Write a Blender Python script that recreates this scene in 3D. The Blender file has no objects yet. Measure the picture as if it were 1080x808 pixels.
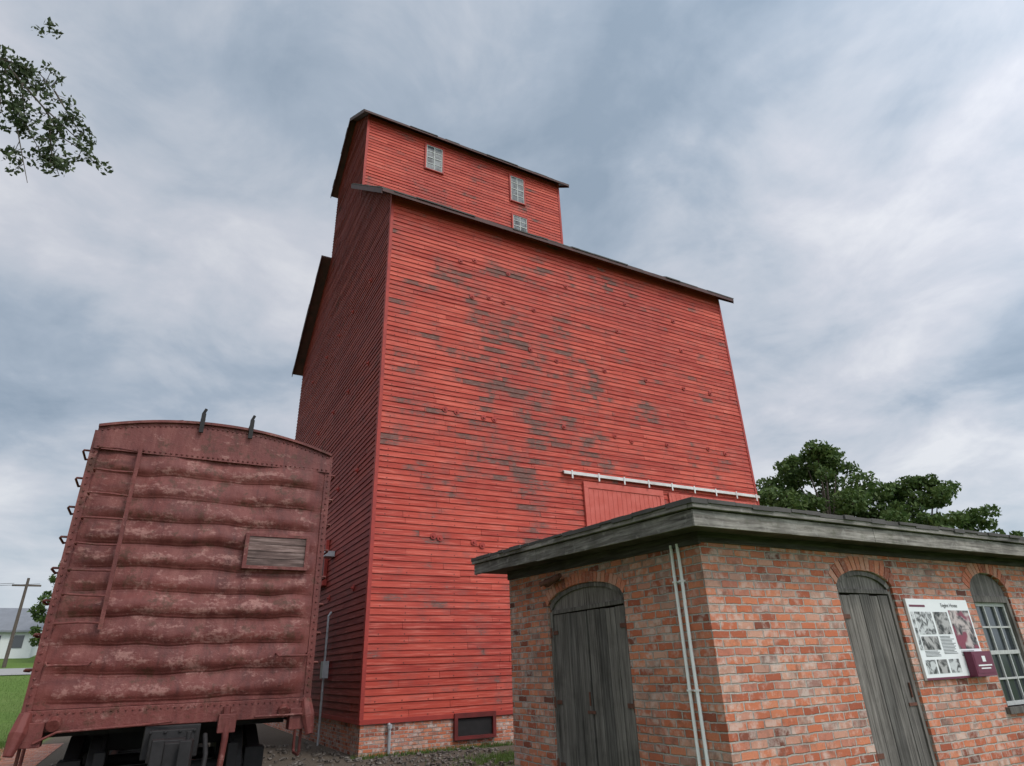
import bpy, math, random
import numpy as np
from mathutils import Vector, Matrix, noise as mnoise
random.seed(7); rng=np.random.default_rng(7)
scene=bpy.context.scene
COL=bpy.context.collection
# ---------------------------------------------------------------- helpers
def obj(name,data,parent=None,mat=None):
    o=bpy.data.objects.new(name,data); COL.objects.link(o)
    if parent: o.parent=parent
    if mat is not None:
        for m in (mat if isinstance(mat,(list,tuple)) else [mat]): data.materials.append(m)
    return o
def empty(name):
    o=bpy.data.objects.new(name,None); COL.objects.link(o); return o
class MB:
    def __init__(s): s.v=[]; s.f=[]; s.mi=[]
    def add(s,vs,fs,mi=0):
        b=len(s.v); s.v+= [tuple(p) for p in vs]; s.f+=[tuple(i+b for i in f) for f in fs]; s.mi+=[mi]*len(fs)
    def box(s,a,b,mi=0):
        x0,y0,z0=a; x1,y1,z1=b
        s.add([(x0,y0,z0),(x1,y0,z0),(x1,y1,z0),(x0,y1,z0),(x0,y0,z1),(x1,y0,z1),(x1,y1,z1),(x0,y1,z1)],
              [(0,3,2,1),(4,5,6,7),(0,1,5,4),(1,2,6,5),(2,3,7,6),(3,0,4,7)],mi)
    def hexa(s,bot,top,mi=0):
        s.add(list(bot)+list(top),[(0,3,2,1),(4,5,6,7),(0,1,5,4),(1,2,6,5),(2,3,7,6),(3,0,4,7)],mi)
    def tube(s,pts,rad,n=8,mi=0,cap=True):
        pts=[Vector(p) for p in pts]
        if not isinstance(rad,(list,tuple)): rad=[rad]*len(pts)
        base=len(s.v); prev=None
        for i,p in enumerate(pts):
            d=(pts[min(i+1,len(pts)-1)]-pts[max(i-1,0)]).normalized()
            if prev is None:
                a=Vector((0,0,1)) if abs(d.z)<.9 else Vector((1,0,0))
                x=d.cross(a).normalized()
            else:
                x=(prev-d*prev.dot(d)).normalized()
            prev=x; y=d.cross(x)
            for k in range(n):
                t=2*math.pi*k/n
                s.v.append(tuple(p+(x*math.cos(t)+y*math.sin(t))*rad[i]))
        for i in range(len(pts)-1):
            for k in range(n):
                a=base+i*n+k; b=base+i*n+(k+1)%n
                s.f.append((a,b,b+n,a+n)); s.mi.append(mi)
        if cap:
            s.f.append(tuple(base+k for k in range(n))[::-1]); s.mi.append(mi)
            s.f.append(tuple(base+(len(pts)-1)*n+k for k in range(n))); s.mi.append(mi)
    def make(s,name,parent=None,mat=None,smooth=False,bevel=0):
        me=bpy.data.meshes.new(name); me.from_pydata(s.v,[],s.f); me.update()
        o=obj(name,me,parent,mat)
        if any(s.mi): me.polygons.foreach_set("material_index",s.mi)
        if smooth: me.polygons.foreach_set("use_smooth",[True]*len(me.polygons))
        if bevel:
            b=o.modifiers.new("b","BEVEL"); b.width=bevel; b.segments=2; b.limit_method='ANGLE'
        return o
class NT:
    def __init__(s,name):
        s.m=bpy.data.materials.new(name); s.m.use_nodes=True; s.t=s.m.node_tree
        s.b=s.t.nodes["Principled BSDF"]; s.out=s.t.nodes["Material Output"]
    def n(s,ty,**k):
        x=s.t.nodes.new(ty)
        for a,b in k.items(): setattr(x,a,b)
        return x
    def inp(s,sock,val):
        if isinstance(val,bpy.types.NodeSocket): s.t.links.new(val,sock)
        elif val is not None:
            if hasattr(sock,"default_value"):
                try: sock.default_value=val
                except Exception: sock.default_value=(*val,1)
    def coord(s,which="Object"):
        return s.n("ShaderNodeTexCoord").outputs[which]
    def math(s,op,a,b=None,c=None,clamp=False):
        x=s.n("ShaderNodeMath",operation=op); x.use_clamp=clamp
        s.inp(x.inputs[0],a)
        if b is not None: s.inp(x.inputs[1],b)
        if c is not None: s.inp(x.inputs[2],c)
        return x.outputs[0]
    def sep(s,v):
        x=s.n("ShaderNodeSeparateXYZ"); s.inp(x.inputs[0],v); return x.outputs
    def comb(s,a,b,c=0.0):
        x=s.n("ShaderNodeCombineXYZ"); s.inp(x.inputs[0],a); s.inp(x.inputs[1],b); s.inp(x.inputs[2],c); return x.outputs[0]
    def vmul(s,v,sc):
        x=s.n("ShaderNodeVectorMath",operation='MULTIPLY'); s.inp(x.inputs[0],v); s.inp(x.inputs[1],sc); return x.outputs[0]
    def noise(s,v,scale,detail=4,rough=.55,dist=0):
        x=s.n("ShaderNodeTexNoise"); s.inp(x.inputs["Vector"],v); x.inputs["Scale"].default_value=scale
        x.inputs["Detail"].default_value=detail; x.inputs["Roughness"].default_value=rough; x.inputs["Distortion"].default_value=dist
        return x.outputs["Fac"]
    def white(s,v):
        x=s.n("ShaderNodeTexWhiteNoise"); s.inp(x.inputs["Vector"],v); return x.outputs["Value"]
    def mix(s,f,a,b,bt='MIX'):
        x=s.n("ShaderNodeMix",data_type='RGBA',blend_type=bt)
        s.inp(x.inputs[0],f); s.inp(x.inputs[6],a if isinstance(a,bpy.types.NodeSocket) else (*a,1)); s.inp(x.inputs[7],b if isinstance(b,bpy.types.NodeSocket) else (*b,1))
        return x.outputs[2]
    def ramp(s,f,stops,interp='LINEAR'):
        x=s.n("ShaderNodeValToRGB"); s.inp(x.inputs[0],f); r=x.color_ramp; r.interpolation=interp
        while len(r.elements)<len(stops): r.elements.new(.5)
        for e,(p,c) in zip(r.elements,stops):
            e.position=p; e.color=(*c,1) if isinstance(c,tuple) else (c,c,c,1)
        return x.outputs[0]
    def step(s,v,a,b):
        x=s.n("ShaderNodeMapRange"); x.clamp=True; s.inp(x.inputs[0],v); s.inp(x.inputs[1],a); s.inp(x.inputs[2],b); return x.outputs[0]
    def island(s): return s.n("ShaderNodeNewGeometry").outputs["Random Per Island"]
    def bump(s,h,dist=.01,strength=1.0,normal=None):
        x=s.n("ShaderNodeBump"); x.inputs["Distance"].default_value=dist; x.inputs["Strength"].default_value=strength
        s.inp(x.inputs["Height"],h)
        s.t.links.new(x.outputs[0],s.b.inputs["Normal"]); return x.outputs[0]
    def done(s,col=None,rough=.8,metal=0,spec=.3):
        if col is not None: s.inp(s.b.inputs["Base Color"],col if isinstance(col,bpy.types.NodeSocket) else (*col,1))
        s.inp(s.b.inputs["Roughness"],rough); s.b.inputs["Metallic"].default_value=metal
        s.b.inputs["Specular IOR Level"].default_value=spec
        return s.m
# ---------------------------------------------------------------- materials
PITCH=.150
def m_siding(name,dark=1.0,peelamt=1.0):
    t=NT(name); c=t.coord(); x,y,z=t.sep(c)
    u=t.math('SUBTRACT',x,y); zr_=t.math('DIVIDE',t.math('SUBTRACT',z,.69),PITCH); row=t.math('FLOOR',zr_); fz=t.math('SUBTRACT',zr_,row)
    isl=t.island()
    base=t.ramp(isl,[(0,(.34,.040,.026)),(.5,(.44,.060,.037)),(1,(.53,.092,.060))])
    big=t.noise(t.comb(u,z),.35,3)
    base=t.mix(t.math('MULTIPLY',t.step(big,.42,.68),.7),base,(.31,.038,.030))
    st=t.noise(t.comb(t.math('MULTIPLY',u,1.3),t.math('MULTIPLY',z,26.0)),1.0,5,.65)
    base=t.mix(t.math('MULTIPLY',t.step(st,.50,.70),.65),base,(.64,.20,.15))
    base=t.mix(t.math('MULTIPLY',t.step(st,.46,.30),.6),base,(.17,.022,.020))
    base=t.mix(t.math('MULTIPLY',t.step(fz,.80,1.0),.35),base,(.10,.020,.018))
    nu=t.math('DIVIDE',u,.61); nf=t.math('ABSOLUTE',t.math('SUBTRACT',t.math('SUBTRACT',nu,t.math('FLOOR',nu)),.5))
    nz=t.math('ABSOLUTE',t.math('SUBTRACT',fz,.22))
    nail=t.math('MULTIPLY',t.math('LESS_THAN',nf,.024),t.math('LESS_THAN',nz,.10))
    nail=t.math('MULTIPLY',nail,t.math('GREATER_THAN',t.white(t.comb(t.math('FLOOR',nu),row,5.5)),.45))
    base=t.mix(t.math('MULTIPLY',nail,.8),base,(.06,.02,.018))
    gx=t.math('DIVIDE',t.math('SUBTRACT',u,4.6),3.4); gz=t.math('DIVIDE',t.math('SUBTRACT',z,9.6),4.2)
    r=t.math('ADD',t.math('MULTIPLY',gx,gx),t.math('MULTIPLY',gz,gz))
    reg=t.math('POWER',2.718,t.math('MULTIPLY',r,-1.0))
    n1=t.noise(t.comb(t.math('MULTIPLY',u,1.05),t.math('MULTIPLY',row,3.37),t.math('MULTIPLY',isl,5.0)),1.0,3,.6)
    n2=t.noise(t.comb(t.math('MULTIPLY',u,6.0),t.math('MULTIPLY',z,34.0)),1.0,4,.7)
    n3=t.noise(t.comb(t.math('MULTIPLY',u,.8),t.math('MULTIPLY',z,.7)),1.0,2,.5)
    s=t.math('ADD',n1,t.math('MULTIPLY',t.math('SUBTRACT',n2,.5),.50))
    s=t.math('ADD',s,t.math('MULTIPLY',t.math('SUBTRACT',n3,.5),.60))
    s=t.math('ADD',s,t.math('MULTIPLY',reg,.13*peelamt))
    th0=.660 if peelamt>.5 else .73
    halo=t.step(s,th0-.12,th0)
    base=t.mix(t.math('MULTIPLY',halo,.5),base,(.24,.07,.058))
    peel=t.step(s,th0,th0+.06)
    wood=t.ramp(n2,[(.3,(.065,.040,.034)),(.55,(.14,.095,.082)),(.8,(.30,.23,.20))])
    col=t.mix(t.math('MULTIPLY',peel,.82),base,wood)
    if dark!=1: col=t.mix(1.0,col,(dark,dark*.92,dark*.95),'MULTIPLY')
    t.bump(t.math('ADD',t.math('MULTIPLY',n2,.6),t.math('MULTIPLY',peel,-.5)),.006,.7)
    return t.done(col,t.math('ADD',.66,t.math('MULTIPLY',peel,.25)),spec=.2)
def m_paint(name,col,col2,rough=.65,sc=3.0):
    t=NT(name); c=t.coord(); n=t.noise(c,sc,5,.6); n2=t.noise(c,sc*14,4,.7)
    k=t.mix(t.step(n,.35,.7),col,col2); k=t.mix(t.math('MULTIPLY',t.step(n2,.55,.8),.35),k,tuple(a*.45 for a in col))
    t.bump(n2,.004,.5); return t.done(k,rough)
def m_wood(name,light=(.27,.25,.235),dark=(.07,.062,.056),horizontal=None,mid=(.155,.145,.135),moss=False):
    t=NT(name); c=t.coord(); x,y,z=t.sep(c); isl=t.island()
    if horizontal: v=t.comb(t.math('MULTIPLY',t.math('ADD',x,y),1.5),t.math('MULTIPLY',t.math('SUBTRACT',x,y),1.5),t.math('MULTIPLY',z,38.))
    else: v=t.comb(t.math('MULTIPLY',x,38.),t.math('MULTIPLY',y,38.),t.math('ADD',t.math('MULTIPLY',z,1.6),t.math('MULTIPLY',isl,30.)))
    g=t.noise(v,1.0,6,.65,.4); big=t.noise(c,2.2,4,.6)
    col=t.ramp(g,[(.28,dark),(.5,mid),(.75,light)])
    col=t.mix(1.0,col,t.ramp(isl,[(0,(.62,.62,.62)),(1,(1.15,1.12,1.1))]),'MULTIPLY')
    col=t.mix(t.math('MULTIPLY',t.step(big,.5,.72),.6),col,dark)
    if moss:
        m_=t.noise(c,7.0,5,.7); col=t.mix(t.math('MULTIPLY',t.step(m_,.54,.68),.6),col,(.10,.10,.07))
        col=t.mix(t.math('MULTIPLY',t.step(m_,.44,.34),.5),col,(.34,.32,.29))
    t.bump(g,.006,.9); return t.done(col,.85,spec=.2)
def m_brick(name,warm=1.0,stain=1.0,BW=.218,BH=.074,flat=False):
    t=NT(name); c=t.coord(); x,y,z=t.sep(c)
    w=t.noise(c,9.0,2,.5); w2=t.noise(c,38.0,3,.6)
    if flat: u0,v0=x,y
    else: u0,v0=t.math('SUBTRACT',x,y),z
    u=t.math('ADD',u0,t.math('MULTIPLY',t.math('SUBTRACT',w2,.5),.016))
    v=t.math('ADD',v0,t.math('MULTIPLY',t.math('SUBTRACT',w,.5),.024)); v=t.math('ADD',v,t.math('MULTIPLY',t.math('SUBTRACT',w2,.5),.012))
    rv=t.math('DIVIDE',v,BH); row=t.math('FLOOR',rv)
    rr=t.white(t.comb(row,3.7))
    ru=t.math('ADD',t.math('DIVIDE',u,BW),t.math('ADD',t.math('MULTIPLY',t.math('MODULO',row,2.0),.5),t.math('MULTIPLY',rr,.16)))
    colm=t.math('FLOOR',ru); fu=t.math('SUBTRACT',ru,colm); fv=t.math('SUBTRACT',rv,row)
    eu=t.math('MULTIPLY',t.math('SUBTRACT',.5,t.math('ABSOLUTE',t.math('SUBTRACT',fu,.5))),BW)
    ev=t.math('MULTIPLY',t.math('SUBTRACT',.5,t.math('ABSOLUTE',t.math('SUBTRACT',fv,.5))),BH)
    e=t.math('MINIMUM',eu,ev); face=t.step(e,.0050,.0090)
    idn=t.white(t.comb(colm,row,1.3)); id2=t.white(t.comb(colm,row,9.1))
    bc=t.ramp(idn,[(0,(.14,.055,.042)),(.08,(.36,.10,.057)),(.3,(.55,.165,.085)),(.55,(.63,.23,.125)),(.75,(.50,.18,.12)),(.92,(.60,.33,.24)),(1,(.34,.18,.145))])
    fine=t.noise(c,60.0,4,.7); med=t.noise(c,11.0,4,.65); big=t.noise(c,1.3,4,.6)
    bc=t.mix(t.math('MULTIPLY',t.step(fine,.38,.72),.35),bc,t.mix(.5,bc,(.14,.06,.045)))
    lime=t.math('MULTIPLY',t.step(t.math('ADD',med,t.math('MULTIPLY',id2,.18)),.58,.76),.58*stain)
    bc=t.mix(lime,bc,(.62,.53,.47))
    dk=t.math('MULTIPLY',t.step(t.math('ADD',t.noise(c,5.0,4,.7),t.math('MULTIPLY',idn,.1)),.60,.76),.6)
    bc=t.mix(dk,bc,(.13,.08,.065))
    mort=t.mix(t.step(fine,.3,.7),(.37,.32,.28),(.56,.51,.46))
    mort=t.mix(t.math('MULTIPLY',t.step(big,.47,.67),.55),mort,(.22,.175,.15))
    col=t.mix(face,mort,bc)
    grime=t.math('MULTIPLY',t.step(big,.54,.77),.3); col=t.mix(grime,col,(.19,.12,.10))
    h=t.math('ADD',t.math('MULTIPLY',face,1.0),t.math('MULTIPLY',fine,.45)); h=t.math('ADD',h,t.math('MULTIPLY',id2,.35))
    t.bump(h,.016,1.0); return t.done(col,.92,spec=.15)
def m_island_brick(name):
    t=NT(name); c=t.coord(); i=t.island(); f=t.noise(c,45,4,.7)
    k=t.ramp(i,[(0,(.24,.08,.055)),(.3,(.50,.15,.085)),(.7,(.58,.22,.13)),(1,(.52,.27,.20))])
    k=t.mix(t.math('MULTIPLY',t.step(f,.5,.7),.45),k,(.58,.48,.42)); t.bump(f,.006,.7); return t.done(k,.92)
def m_flat(name,col,rough=.7,metal=0,var=.25,sc=8,spec=.3):
    t=NT(name); c=t.coord(); n=t.noise(c,sc,4,.6)
    k=t.mix(n,tuple(a*(1-var) for a in col),tuple(min(1,a*(1+var)) for a in col)); return t.done(k,rough,metal,spec)
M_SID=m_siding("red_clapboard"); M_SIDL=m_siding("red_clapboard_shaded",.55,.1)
M_TRIM=m_paint("red_trim",(.38,.05,.036),(.27,.036,.03)); M_ROOFEDGE=m_paint("roof_edge_dark",(.085,.034,.030),(.042,.024,.022))
M_DARKTRIM=m_paint("old_dark_red_trim",(.16,.022,.02),(.10,.018,.016))
M_DOORRED=m_paint("sliding_door_red",(.48,.085,.06),(.56,.13,.10)); M_BACK=m_flat("dark_interior",(.03,.012,.012))
M_SHINGLE=m_paint("shingle_roof",(.10,.09,.085),(.06,.055,.05),.9,2)
M_BRICK=m_brick("old_brick"); M_BRICKF=m_brick("foundation_brick",1,1.5); M_PAVE=m_brick("paving_brick",1,.5,.21,.105,True); M_ARCH=m_island_brick("arch_brick")
M_WOOD=m_wood("weathered_door_wood",light=(.30,.275,.25),mid=(.16,.145,.132),dark=(.045,.040,.036)); M_FASCIA=m_wood("weathered_fascia",light=(.43,.405,.37),dark=(.055,.048,.042),horizontal=True,mid=(.23,.212,.19),moss=True)
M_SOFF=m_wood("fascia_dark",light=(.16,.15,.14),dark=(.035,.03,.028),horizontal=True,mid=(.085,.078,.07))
M_WHITE=m_flat("white_metal",(.80,.80,.78),.5,0,.08); M_GREYM=m_flat("galvanized",(.42,.43,.44),.5,.3)
M_TRACK=m_paint("track_paint",(.66,.64,.62),(.5,.45,.43),.6,2)
M_WINW=m_flat("old_white_paint",(.42,.42,.40),.7,0,.4,30)
M_IRON=m_flat("black_iron",(.022,.020,.020),.65,.2,.5); M_RUST=m_flat("rusty_iron",(.13,.055,.038),.8,.1,.5,20)
M_GLASS=NT("window_glass").done((.03,.035,.04),.12,spec=.5)
def m_glass_pale():
    t=NT("hazy_glass"); c=t.coord(); n=t.noise(c,4,3); return t.done(t.mix(t.step(n,.35,.65),(.02,.024,.03),(.16,.17,.18)),.45,spec=.25)
M_GLASSP=m_glass_pale()
def m_boxcar(name):
    t=NT(name); c=t.coord(); x,y,z=t.sep(c)
    big=t.noise(c,1.1,4,.65); v=t.comb(t.math('MULTIPLY',x,6.0),t.math('MULTIPLY',y,6.0),t.math('MULTIPLY',z,.9)); str_=t.noise(v,1.0,5,.7,.4)
    fine=t.noise(c,24,5,.7); med=t.noise(t.vmul(c,(1.0,1.0,2.6)),2.6,5,.74)
    col=t.mix(t.step(big,.35,.7),(.110,.028,.024),(.170,.043,.035))
    col=t.mix(t.math('MULTIPLY',t.step(str_,.50,.68),.42),col,(.26,.098,.078))
    col=t.mix(t.math('MULTIPLY',t.step(str_,.46,.32),.6),col,(.052,.016,.014))
    at=t.n("ShaderNodeAttribute",attribute_name="rib").outputs["Fac"]
    scuff=t.step(t.math('ADD',t.math('ADD',med,t.math('MULTIPLY',at,.09)),t.math('MULTIPLY',t.math('SUBTRACT',fine,.5),.5)),.58,.70)
    col=t.mix(t.math('MULTIPLY',scuff,.58),col,(.37,.19,.16))
    rust=t.step(t.math('ADD',t.noise(c,4.5,5,.75),t.math('MULTIPLY',fine,.25)),.67,.77)
    col=t.mix(t.math('MULTIPLY',rust,.85),col,(.075,.028,.016))
    t.bump(t.math('ADD',fine,t.math('MULTIPLY',med,1.5)),.008,.7); return t.done(col,.58,spec=.3)
M_CAR=m_boxcar("boxcar_faded_red")
def m_ground():
    t=NT("ground_grass"); c=t.coord(); x,y,z=t.sep(c)
    n=t.noise(c,.25,4,.6); f=t.noise(c,9,5,.75); g=t.noise(c,40,4,.7)
    grass=t.mix(t.step(f,.3,.7),(.075,.13,.028),(.16,.25,.06)); grass=t.mix(t.math('MULTIPLY',t.step(n,.45,.7),.5),grass,(.19,.23,.08))
    dirt=t.mix(t.step(g,.3,.7),(.07,.055,.042),(.20,.165,.13))
    dx=t.step(x,-7.2,-5.9); dx2=t.step(x,7.0,5.0); dy=t.step(y,16.0,13.0); dy2=t.step(y,-8.0,-5.5)
    m=t.math('MULTIPLY',t.math('MULTIPLY',dx,dx2),t.math('MULTIPLY',dy,dy2)); m=t.step(t.math('ADD',m,t.math('MULTIPLY',t.math('SUBTRACT',f,.5),.9)),.45,.6)
    t.bump(t.math('ADD',f,g),.03,.7); return t.done(t.mix(m,grass,dirt),.95,spec=.1)
M_GROUND=m_ground()
def m_gravel():
    t=NT("ballast_gravel"); c=t.coord()
    v=t.n("ShaderNodeTexVoronoi"); t.inp(v.inputs["Vector"],c); v.inputs["Scale"].default_value=22
    k=t.mix(t.sep(v.outputs["Color"])[0],(.06,.05,.043),(.24,.21,.18)); t.bump(v.outputs["Distance"],.03,.9); return t.done(k,.95)
M_GRAVEL=m_gravel()
M_ROAD=m_flat("pale_asphalt",(.34,.33,.32),.9,0,.2,3)
def m_leaf(name,a,b,tr=.3):
    t=NT(name); i=t.island(); c=t.coord(); n=t.noise(c,.6,2)
    k=t.mix(i,a,b); k=t.mix(t.math('MULTIPLY',n,.5),k,tuple(q*.5 for q in a)); t.done(k,.6,spec=.25)
    tl=t.n("ShaderNodeBsdfTranslucent"); t.inp(tl.inputs[0],k); mx=t.n("ShaderNodeMixShader"); mx.inputs[0].default_value=tr
    t.t.links.new(t.b.outputs[0],mx.inputs[1]); t.t.links.new(tl.outputs[0],mx.inputs[2]); t.t.links.new(mx.outputs[0],t.out.inputs[0]); return t.m
M_LEAF=m_leaf("leaves_green",(.06,.11,.03),(.15,.21,.06)); M_LEAF2=m_leaf("leaves_grey_green",(.055,.08,.038),(.12,.15,.07))  # second leaf mix is a greyer, duller green
M_BARK=m_flat("bark",(.10,.08,.065),.95,0,.4,6)
# ---------------------------------------------------------------- clapboards
def siding(mb,org,ud,nd,zb,ext,pitch=PITCH,mi=0,seed=0):
    rr=random.Random(seed); org=Vector(org); ud=Vector(ud); nd=Vector(nd)
    z=zb
    while True:
        e=ext(z+pitch*.5)
        if e is None: break
        u0,u1=e; u=u0; first=True
        while u<u1-.01:
            L=rr.uniform(1.6,4.4) if not first else rr.uniform(.6,4.0); first=False
            ue=min(u+L,u1)
            if u1-ue<.4: ue=u1
            o=rr.uniform(-.004,.006); dz=rr.uniform(-.006,.006); dz2=dz+rr.uniform(-.006,.006); ga=.003
            if rr.random()<.03: dz2-=.012; o+=.006
            bo=.026+o; to=.004
            def P(uu,zz,oo): q=org+ud*uu+nd*oo; return (q.x,q.y,zz)
            a=u+ga if u>u0 else u; b=ue-ga if ue<u1 else ue
            vs=[P(a,z+dz,0),P(b,z+dz2,0),P(b,z+dz2,bo),P(a,z+dz,bo),P(b,z+pitch+.008,to),P(a,z+pitch+.008,to)]
            mb.add(vs,[(0,1,2,3),(3,2,4,5),(0,3,5),(1,4,2)],mi)
            u=ue
        z+=pitch
# ---------------------------------------------------------------- grain elevator
EL=empty("grain_elevator")
LX,DY=13.46,13.2; RY=6.6; HW=14.90; SL=.85
def rz(y): return HW+SL*(RY-abs(y-RY))
def slab(mb,quad,th,mi=0):
    mb.hexa([(x,y,z) for x,y,z in quad],[(x,y,z+th) for x,y,z in quad],mi)
core=MB()
def prism(mb,x0,x1,y0,y1,zb,zf,ry,mi=0):
    pts=[(y0,zb),(y1,zb),(y1,zf(y1)),(ry,zf(ry)),(y0,zf(y0))]
    n=5; vs=[(x0,a,b) for a,b in pts]+[(x1,a,b) for a,b in pts]
    mb.add(vs,[tuple(range(n))[::-1],tuple(range(n,2*n))]+[(i,(i+1)%n,(i+1)%n+n,i+n) for i in range(n)],mi)
CX1=9.08; CY0,CY1=4.16,9.04; CR=6.6; CH=22.36; CS=.80; ZS=18.39
prism(core,.012,LX-.012,.012,DY-.012,.5,lambda y:rz(y)-.03,RY)
def cz(y): return CH+CS*((CY1-CY0)/2-abs(y-CR))
prism(core,.016,CX1-.012,CY0+.012,CY1-.012,16.0,lambda y:cz(y)-.03,CR)
core.make("light_block_core",EL,M_BACK)  # solid dark prisms added behind the clapboards to block light
s=MB()
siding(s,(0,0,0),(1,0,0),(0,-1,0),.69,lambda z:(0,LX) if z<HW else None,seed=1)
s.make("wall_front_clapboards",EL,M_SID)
def gab(z):
    if z<HW: return (0,DY)
    h=(z-HW)/SL
    return (h,DY-h) if h<RY-.15 else None
def cgab(z):
    if z<CH: return (0,CY1-CY0)
    h=(z-CH)/CS
    return (h,CY1-CY0-h) if h<(CY1-CY0)/2-.12 else None
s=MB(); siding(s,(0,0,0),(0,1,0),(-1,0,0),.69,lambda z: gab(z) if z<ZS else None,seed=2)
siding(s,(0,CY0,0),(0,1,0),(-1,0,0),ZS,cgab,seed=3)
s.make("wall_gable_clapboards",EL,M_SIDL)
s=MB(); siding(s,(LX,0,0),(0,1,0),(1,0,0),.69,gab,seed=4)
siding(s,(0,DY,0),(1,0,0),(0,1,0),.69,lambda z:(0,LX) if z<HW else None,seed=5)
siding(s,(CX1,CY0,0),(0,1,0),(1,0,0),16.0,cgab,seed=6)
siding(s,(0,CY1,0),(1,0,0),(0,1,0),16.0,lambda z:(0,CX1) if z<CH else None,seed=8)
s.make("wall_back_clapboards",EL,M_SID)
s=MB(); siding(s,(0,CY0,0),(1,0,0),(0,-1,0),17.94,lambda z:(0,CX1) if z<CH else None,seed=7)
s.make("cupola_front_clapboards",EL,M_SID)
s=MB()
s.box((-.036,-.036,.66),(.055,.0,HW)); s.box((-.036,.002,.66),(-.002,.09,HW))
s.box((LX-.06,-.036,.66),(LX+.036,.0,HW)); s.box((LX+.002,.002,.66),(LX+.036,.09,HW))
s.box((-.04,CY0-.036,18.0),(.06,CY0,CH)); s.box((CX1-.06,CY0-.036,18.0),(CX1+.036,CY0,CH))
s.box((-.03,-.045,.60),(LX+.03,-.003,.695)); s.box((-.045,.0,.60),(-.003,DY,.695))
s.box((.06,-.045,HW-.42),(LX-.065,-.003,HW-.26)); s.box((.065,CY0-.045,CH-.40),(CX1-.065,CY0-.003,CH-.28))
s.make("trim_boards",EL,M_TRIM,bevel=.004)
r=MB()
OX=.42; e0=-.38; e1=DY+.38; xe=LX+.42
Z=rz
ZC=cz
ce0,ce1=CY0-.34,CY1+.34; CX_=-.27; CXE=CX1+.38
slab(r,[(-OX,e0,Z(e0)),(xe,e0,Z(e0)),(xe,CY0-.04,Z(CY0-.04)),(-OX,CY0-.04,Z(CY0-.04))],.06)
slab(r,[(CX1+.04,CY0-.039,Z(CY0-.039)),(xe,CY0-.039,Z(CY0-.039)),(xe,RY,Z(RY)),(CX1+.04,RY,Z(RY))],.06)
slab(r,[(CX1+.04,RY+.002,Z(RY)),(xe,RY+.002,Z(RY)),(xe,CY1+.04,Z(CY1+.04)),(CX1+.04,CY1+.04,Z(CY1+.04))],.06)
slab(r,[(-OX,CY1+.041,Z(CY1+.041)),(xe,CY1+.041,Z(CY1+.041)),(xe,e1,Z(e1)),(-OX,e1,Z(e1))],.06)
slab(r,[(CX_,ce0,ZC(ce0)),(CXE,ce0,ZC(ce0)),(CXE,CR,ZC(CR)),(CX_,CR,ZC(CR))],.05)
slab(r,[(CX_,CR+.002,ZC(CR)),(CXE,CR+.002,ZC(CR)),(CXE,ce1,ZC(ce1)),(CX_,ce1,ZC(ce1))],.05)
r.make("roof_decking",EL,M_ROOFEDGE)
r=MB()
def shing(x0,x1,ya,yb,zf,base,th):
    n=max(2,int(abs(yb-ya)/.3))
    for i in range(n):
        a=ya+(yb-ya)*i/n; b=ya+(yb-ya)*(i+1)/n
        za=zf(a)+base; zb=zf(b)+base; j=random.uniform(-.015,.015)
        if i==0:
            xx=x0-.03
            while xx<x1+.03:
                xn=min(xx+random.uniform(.25,1.1),x1+.03); q=random.uniform(-.035,.02)*(1 if yb>ya else -1); dz=random.uniform(-.012,.012)
                r.hexa([(xx,a+q,za+dz),(xn,a+q,za+dz),(xn,b,zb),(xx,b,zb)],[(xx,a+q,za+th+dz),(xn,a+q,za+th+dz),(xn,b,zb+th*.4),(xx,b,zb+th*.4)]); xx=xn
            continue
        r.hexa([(x0-.03+j,a,za),(x1+.03+j,a,za),(x1+.03+j,b,zb),(x0-.03+j,b,zb)],[(x0-.03+j,a,za+th),(x1+.03+j,a,za+th),(x1+.03+j,b,zb+th*.4),(x0-.03+j,b,zb+th*.4)])
shing(-OX,xe,e0-.03,CY0-.05,Z,.064,.045); shing(CX1+.08,xe,CY0-.045,RY,Z,.064,.045)
shing(-OX,xe,e1+.03,CY1+.05,Z,.064,.045); shing(CX1+.08,xe,CY1+.045,RY+.004,Z,.064,.045)
shing(CX_,CXE,ce0-.03,CR,ZC,.053,.04); shing(CX_,CXE,ce1+.03,CR+.004,ZC,.053,.04)
r.make("roof_shingles",EL,M_SHINGLE)
r=MB()
r.box((-OX-.01,e0-.028,Z(e0)-.07),(xe+.01,e0-.002,Z(e0)+.055)); r.box((CX_-.01,ce0-.028,ZC(ce0)-.05),(CXE+.01,ce0-.002,ZC(ce0)+.045))
def rake(x,ya,yb,zf,h,sg=-1):
    a,b=sorted((x+sg*.028,x+sg*.002))
    r.hexa([(a,ya,zf(ya)-h),(b,ya,zf(ya)-h),(b,yb,zf(yb)-h),(a,yb,zf(yb)-h)],[(a,ya,zf(ya)+.05),(b,ya,zf(ya)+.05),(b,yb,zf(yb)+.05),(a,yb,zf(yb)+.05)])
for x,sg in ((-OX,-1),(xe,1)):
    rake(x,e0,CY0-.05,Z,.14,sg); rake(x,e1,CY1+.05,Z,.14,sg)
rake(xe,CY0-.049,RY,Z,.14,1); rake(xe,CY1+.049,RY+.01,Z,.14,1)
for x,sg in ((CX_,-1),(CXE,1)): rake(x,ce0,CR,ZC,.1,sg); rake(x,ce1,CR+.01,ZC,.1,sg)
r.make("roof_fascia",EL,M_ROOFEDGE)
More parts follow.
